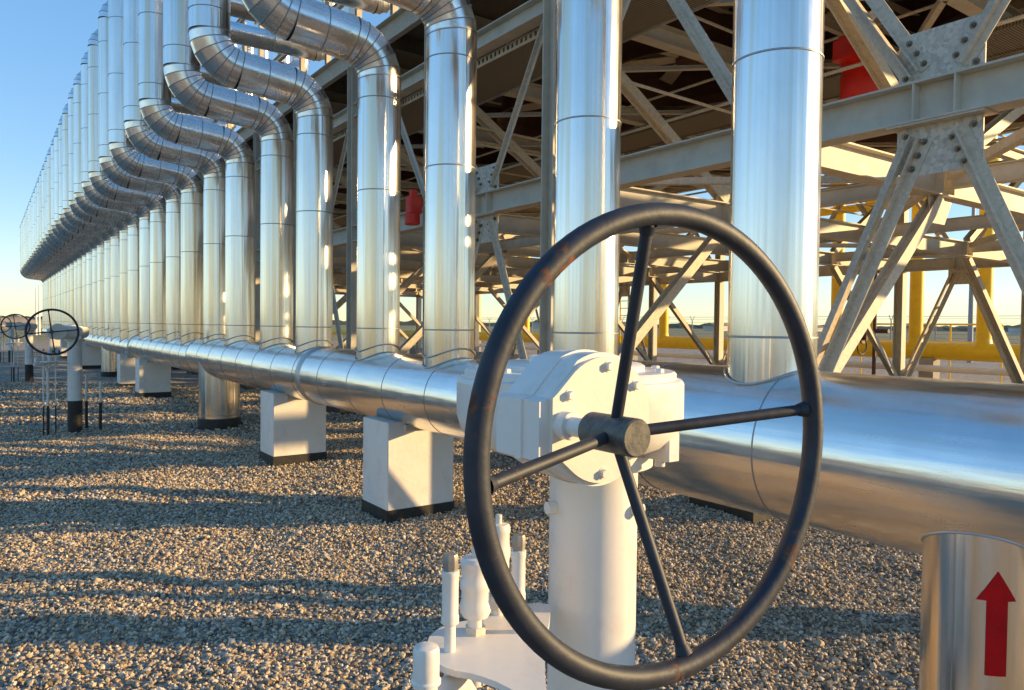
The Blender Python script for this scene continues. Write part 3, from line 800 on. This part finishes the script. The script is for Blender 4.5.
def motor(x, y):
    e = empty('gear_motor', (x, y, 4.6), '', 'motor', 'red gear motors hung under the fans')
    MBB = (x, y, 4.6)
    b = MB(); b.lathe([(.20, 4.66), (.265, 4.68), (.275, 4.70), (.275, 4.98), (.25, 5.02), (.25, 5.06)], (x, y), 36); b.build('gear_drum', M['red'], e, MBB)
    b = MB(); b.box((x-.25, y-.25, 5.05), (x+.17, y+.2, 5.36), bev=.04); b.box((x-.17, y-.19, 5.35), (x+.06, y+.12, 5.50), bev=.03)
    for j in range(7): b.box((x-.255+.06*j, y-.27, 5.07), (x-.24+.06*j, y-.245, 5.34))
    b.build('gear_case', M['red'], e, MBB)
    b = MB(); b.tube([(x-.25, y+.0, 5.22), (x-.33, y, 5.22)], .10, 20); b.box((x-.52, y-.14, 5.11), (x-.33, y+.14, 5.36), bev=.03); b.box((x-.47, y-.07, 5.35), (x-.38, y+.07, 5.42))
    b.build('drive_motor', M['red'], e, MBB)
    b = MB(); b.cyl((x-.06, y-.262, 5.2), (x-.06, y-.285, 5.2), .045, 16); b.build('oil_plug', M['bolt'], e, MBB)
    b = MB(); b.lathe([(.05, 5.5), (.05, 6.05)], (x, y), 12); b.build('drive_shaft', M['bolt'], e, MBB)
    b = MB()
    for dy in (-.2, .2): b.sweep(ibeam(.14, .08, .008, .01), (x-2.1, y+dy, 5.62), (x+2.1, y+dy, 5.62))
    b.build('carrier_beam', G, e, MBB)
    return e
FC = [(9.6, 5.45), (9.6, 18.2), (9.6, 2.55 + 0), (9.6, 8.5), (9.6, 11.6), (15.4, 2.6), (15.4, 5.6), (15.4, 8.6), (15.4, 11.6), (15.4, 14.8), (9.6, 14.8), (9.6, 21.4)]
f0 = None
for i, (x, y) in enumerate(FC):
    if f0 is None: f0 = fan(x, y); o = f0
    else: o = copy_tree(f0); o.location = (x, y, 5.5)
    o['label'] = 'dark brown fan ring with blades under the deck, hidden in shade among the trusses' if i else 'dark brown fan ring directly above the large red gear motor'
m0 = motor(9.6, 5.45); m0['label'] = 'red gear motor hanging under the deck right of the widest riser'
e = empty('red_actuator', (5.2, 9.9, 3.1), 'small red drum-shaped unit on the frame between the third and fourth risers', 'actuator')
EB = (5.2, 9.9, 3.1)
b = MB(); b.lathe([(.09, 3.08), (.115, 3.09), (.115, 3.24), (.10, 3.26)], (5.2, 9.9), 28); b.build('drum', M['red'], e, EB)
b = MB(); b.box((5.12, 9.80, 3.255), (5.32, 9.98, 3.50), bev=.02); b.box((5.16, 9.84, 3.498), (5.26, 9.94, 3.60), bev=.015); b.build('body', M['red'], e, EB)
b = MB(); b.box((5.3, 9.86, 3.30), (5.48, 9.92, 3.36)); b.build('bracket', M['galv'], e, EB)

# ------------------------------------------------------------------ yellow gas pipework behind
YB = (22, 10, 0); Yy = M['yellow']
yp = empty('yellow_gas_pipe', YB, 'long horizontal yellow gas pipe running behind the steel frame', 'pipe')
b = MB(); b.tube([(22, -2, 1.0), (22, 60, 1.0)], .245, 36); b.build('main_run', Yy, yp, YB)
for y in (1.0, 5.0, 9.0, 15, 21, 27, 33, 40):
    b = MB(); b.box((21.8, y+1.1, -.05), (22.2, y+1.5, .8)); b.build('support_block', M['concrete'], yp, YB)
yr = [(8.9, 'yellow standpipe farthest right behind the frame'), (10.7, 'yellow standpipe beside the thin brown frame column'), (12.1, 'yellow standpipe left of the thin brown frame column'),
      (13.15, 'yellow standpipe just right of the widest riser'), (16.4, 'yellow standpipe half hidden behind the widest riser'), (20.5, 'yellow standpipe seen through the handwheel right of the ladder'), (24.0, 'yellow standpipe seen through the upper left of the handwheel'),
      (29.7, 'thin yellow standpipe between the second riser and the handwheel rim'), (34.2, 'thin yellow standpipe right of the third riser'), (44, 'thin yellow standpipe between the third and fourth risers')]
s0 = None
for y, lb in yr:
    if s0 is None:
        s0 = empty('yellow_standpipe', (22, y, 1), '', 'pipe', 'yellow standpipes on the gas pipe'); SB = (22, y, 1)
        b = MB(); b.tube([(22, y, 1.1), (22, y, 8.3)], .185, 28); b.tube([(22, y, 8.3)] + [(22 - .5*(1-math.cos(a)), y, 8.3 + .5*math.sin(a)) for a in np.linspace(.15, PI/2, 8)] + [(20.2, y, 8.8)], .185, 24); b.build('pipe_run', Yy, s0, SB)
        for z in (5.8, 6.3):
            b = MB(); b.lathe([(.34, z), (.35, z+.01), (.35, z+.055), (.34, z+.065)], (22, y), 32); b.lathe([(.34, z+.09), (.35, z+.1), (.35, z+.145), (.34, z+.155)], (22, y), 32)
            for j in range(12): b.lathe([(.018, z-.04), (.018, z+.2)], (22+.30*math.cos(2*PI*j/12), y+.30*math.sin(2*PI*j/12)), 6)
            b.build('flange', Yy, s0, SB)
        b = MB(); b.lathe([(.22, 5.96), (.30, 6.05), (.30, 6.2), (.22, 6.29)], (22, y), 24); b.build('valve_body', Yy, s0, SB)
        b = MB(); b.lathe([(.23, .99+.12), (.19, 1.34), (.165, 1.4)], (22, y), 28); b.build('branch_collar', Yy, s0, SB)
        o = s0
    else:
        o = copy_tree(s0); o.location = (22, y, 1)
    o['label'] = lb
# second yellow line, further back and higher, and pale line at the far plinths
for k, (y, z) in enumerate(((9.6, 5.35), (15.2, 5.1))):
    b = MB(); b.tube([(20.6, y - 6, z), (20.6, y + 6, z)], .11, 20)
    o = b.build('yellow_branch_pipe', Yy, None, (20.6, y, z)); tag(o, ('short level yellow pipe high behind the frame, right of the widest riser', 'short level yellow pipe high behind the frame, seen through the handwheel top')[k], 'pipe')
o = MB(); o.tube([(20.9, -2, .55), (20.9, 40, .55)], .09, 18)
o = o.build('pale_service_pipe', M['valve_white'], None, (20.9, 8, .5)); tag(o, 'thin pale service pipe running low in front of the yellow gas pipe', 'pipe')
# yellow ladder
e = empty('yellow_ladder', (20.8, 21.5, 0), 'yellow steel ladder seen through the handwheel below the golden beams', 'ladder')
b = MB()
for dy in (-.22, .22): b.tube([(20.8, 21.5+dy, 0), (20.8, 21.5+dy, 3.4)], .025, 8)
b.build('stile', Yy, e, (20.8, 21.5, 0))
b = MB()
for j in range(11): b.tube([(20.8, 21.28, .3+.29*j), (20.8, 21.72, .3+.29*j)], .015, 8)
b.build('rungs', Yy, e, (20.8, 21.5, 0))
# yellow handrail and red-wheeled small valve
e = empty('yellow_handrail', (25.5, 12, 0), 'low yellow tube handrail beyond the yellow gas pipe', 'handrail')
for yy in (9.8, 11.3, 12.8, 14.3):
    b = MB(); b.tube([(25.5, yy, 0), (25.5, yy, 1.78)], .03, 8); b.build('post', Yy, e, (25.5, 12, 0))
b = MB()
for z in (1.2, 1.78): b.tube([(25.5, 9.8, z), (25.5, 14.3, z)], .03, 8)
b.build('rail', Yy, e, (25.5, 12, 0))
e = empty('small_valve', (20.3, 11.0, 0), 'small dark valve with round handwheel left of the thin brown frame column', 'valve')
EB = (20.3, 11.0, 0)
b = MB(); b.tube([(20.3, 11.0, 0), (20.3, 11.0, 4.6)], .05, 12); b.tube([(20.3, 10.6, 1.55), (20.3, 11.5, 1.55)], .06, 12); b.build('stem_pipe', M['fan'], e, EB)
b = MB()
for dz in (1.35, 1.75): b.tube([(20.3, 11.3, dz), (20.3, 11.36, dz)], .17, 16)
b.tube([(20.3, 11.3, 1.3), (20.3, 11.3, 1.8)], .09, 14); b.build('valve_body', M['fan'], e, EB)
b = MB(); b.tube([(20.2+.24*math.cos(a), 11.3, 1.12+.24*math.sin(a)) for a in np.linspace(0, 2*PI, 25)], .02, 8, False); b.build('wheel', M['wheel'], e, EB)

# ------------------------------------------------------------------ far surroundings
e = empty('lamp_post', (40, 16.8, 0), 'tall grey lamp post rising behind the far frame braces', 'lamp post')
b = MB(); b.tube([(40, 16.8, 0), (40, 16.8, 9.5)], [.13, .07], 14); b.build('shaft', M['grey_pole'], e, (40, 16.8, 0))
b = MB(); b.tube([(40, 16.8, 9.4), (39.2, 16.8, 9.7), (38.7, 16.8, 9.7)], .04, 8); b.box((38.2, 16.68, 9.62), (38.8, 16.92, 9.74)); b.build('lamp_head', M['grey_pole'], e, (40, 16.8, 0))
e = empty('security_fence', (52, 20, 0), 'wire security fence with forked barbed arms along the far yard edge', 'fence')
EB = (52, 20, 0)
for k in range(34):
    y = -6 + 3.0*k; b = MB(); b.tube([(52, y, 0), (52, y, 2.2)], .045, 8)
    for s in (-1, 1): b.tube([(52, y, 2.15), (52 + s*.3, y, 2.6)], .03, 6)
    b.build('post', M['grey_pole'], e, EB)
b = MB()
for z in np.arange(.1, 2.2, .24): b.tube([(52, -6, z), (52, 93, z)], .010, 4, False)
for s in (-1, 1):
    for f in (.4, .8): b.tube([(52+s*.3*f, -6, 2.15+.45*f), (52+s*.3*f, 93, 2.15+.45*f)], .012, 4, False)
b.build('wires', M['grey_pole'], e, EB)
# masts far left
for j, (x, y, h_, lb) in enumerate(((4.55, 96, 5.2, 'thin pale mast far off at left, nearer the riser row'), (5.0, 99, 5.6, 'thin pale mast far off at left, farther from the riser row'))):
    b = MB(); b.tube([(x, y, 0), (x, y, h_)], [.12, .05], 8); o = b.build('distant_mast', M['valve_white'], None, (x, y, 0)); tag(o, lb, 'mast')
def ridge(name, pts, hfun, thick, mat, n=160):
    """low bank following a polyline, with depth"""
    P_ = []; 
    for i in range(n):
        f = i/(n-1)*(len(pts)-1); k = min(int(f), len(pts)-2); P_.append(Vector((*pts[k], 0)).lerp(Vector((*pts[k+1], 0)), f-k))
    vs = []; fs = []
    for i, p in enumerate(P_):
        t_ = (P_[min(i+1, n-1)] - P_[max(i-1, 0)]).normalized(); s = Vector((t_.y, -t_.x, 0)); h_ = hfun(i)
        for u, z in ((-1, -.5), (-.5, h_*.8), (0, h_), (.5, h_*.85), (1, -.5)): vs.append(p + s*u*thick + Vector((0, 0, z)))
    for i in range(n-1):
        for j in range(4): fs.append((i*5+j, i*5+j+1, i*5+6+j, i*5+5+j))
    b = MB(); b.add(vs, fs); return b.build(name, mat, None, (0, 0, 0), ang=180)
o = ridge('sandy_bank', [(-110, 120), (-30, 170), (25, 190)], lambda i: 2.0 + .3*math.sin(i*.31) + .25*math.sin(i*.83) + .3*random.random(), 9, M['berm']); tag(o, kind='structure')
o = ridge('far_wood', [(-600, 700), (0, 950), (500, 800), (900, 300), (950, -200)], lambda i: 4.5 + 1.2*math.sin(i*.7)*math.sin(i*.23) + 2.5*random.random(), 30, M['far_trees'], 400); tag(o, 'low dark line of far-off woodland on the horizon', 'wood', kind='stuff')
for j in range(9):
    a = R(38 + 6.5*j); d = 420 + 60*math.sin(j*2.3); x, y = d*math.sin(a), d*math.cos(a); w = 6 + 4*math.sin(j*1.7)**2; h_ = 2.8 + .8*math.cos(j)
    e = MB(); e.box((x-w, y-w*.6, 0), (x+w, y+w*.6, h_))
    e.prism([Vector((x-w-.4, y-w*.6-.4, h_)), Vector((x-w-.4, y+w*.6+.4, h_)), Vector((x-w-.4, y, h_+1.3))], Vector((2*w+.8, 0, 0)), 1)
    o = e.build('far_house', [M['far_roof'], M['berm']], None, (x, y, 0)); tag(o, 'tiny pale building on the horizon behind the yard fence', 'building', 'buildings on the horizon')

# ------------------------------------------------------------------ light, sky, camera
w = bpy.data.worlds.new('World'); sc.world = w; w.use_nodes = True
nt = w.node_tree; bg = nt.nodes['Background']
sky = nt.nodes.new('ShaderNodeTexSky'); sky.sky_type = 'NISHITA'; sky.sun_disc = False
sky.sun_elevation = R(SUN_EL); sky.sun_rotation = R(SUN_AZ); sky.air_density = 1.0; sky.dust_density = 0.0; sky.ozone_density = 3.0; sky.altitude = 100
gm = nt.nodes.new('ShaderNodeGamma'); gm.inputs['Gamma'].default_value = .46      # flattens the horizon-to-zenith range
hs = nt.nodes.new('ShaderNodeHueSaturation'); hs.inputs['Hue'].default_value = .512; hs.inputs['Saturation'].default_value = 1.72; hs.inputs['Value'].default_value = 1.27
nt.links.new(sky.outputs[0], gm.inputs['Color']); nt.links.new(gm.outputs[0], hs.inputs['Color']); nt.links.new(hs.outputs[0], bg.inputs['Color']); bg.inputs['Strength'].default_value = .15
sd = Vector((math.sin(R(SUN_AZ))*math.cos(R(SUN_EL)), math.cos(R(SUN_AZ))*math.cos(R(SUN_EL)), math.sin(R(SUN_EL))))
sl_ = bpy.data.lights.new('sun', 'SUN'); sl_.energy = 2.85; sl_.angle = R(.6); sl_.color = (1, .69, .32)
so = bpy.data.objects.new('sun', sl_); COL.objects.link(so); so.rotation_euler = (-sd).to_track_quat('-Z', 'Y').to_euler(); so.location = sd*60

cd = bpy.data.cameras.new('camera'); cam = bpy.data.objects.new('camera', cd); COL.objects.link(cam)
cd.sensor_width = 36; cd.lens = 740/1024*36; cd.clip_end = 12000; cd.clip_start = .05
cam.location = (0, 0, CAM_H)
pitch, roll = R(1.52), R(.6)
m_ = Matrix.Rotation(-YAW, 3, 'Z') @ Matrix.Rotation(PI/2 - pitch, 3, 'X') @ Matrix.Rotation(roll, 3, 'Z')
cam.rotation_euler = m_.to_euler()
sc.camera = cam
sc.view_settings.view_transform = 'Standard'; sc.view_settings.look = 'None'; sc.view_settings.gamma = 1; sc.view_settings.exposure = 1.45
sc.render.engine = 'CYCLES'
sc.cycles.use_denoising = True; sc.cycles.max_bounces = 8; sc.cycles.glossy_bounces = 5; sc.cycles.caustics_reflective = False
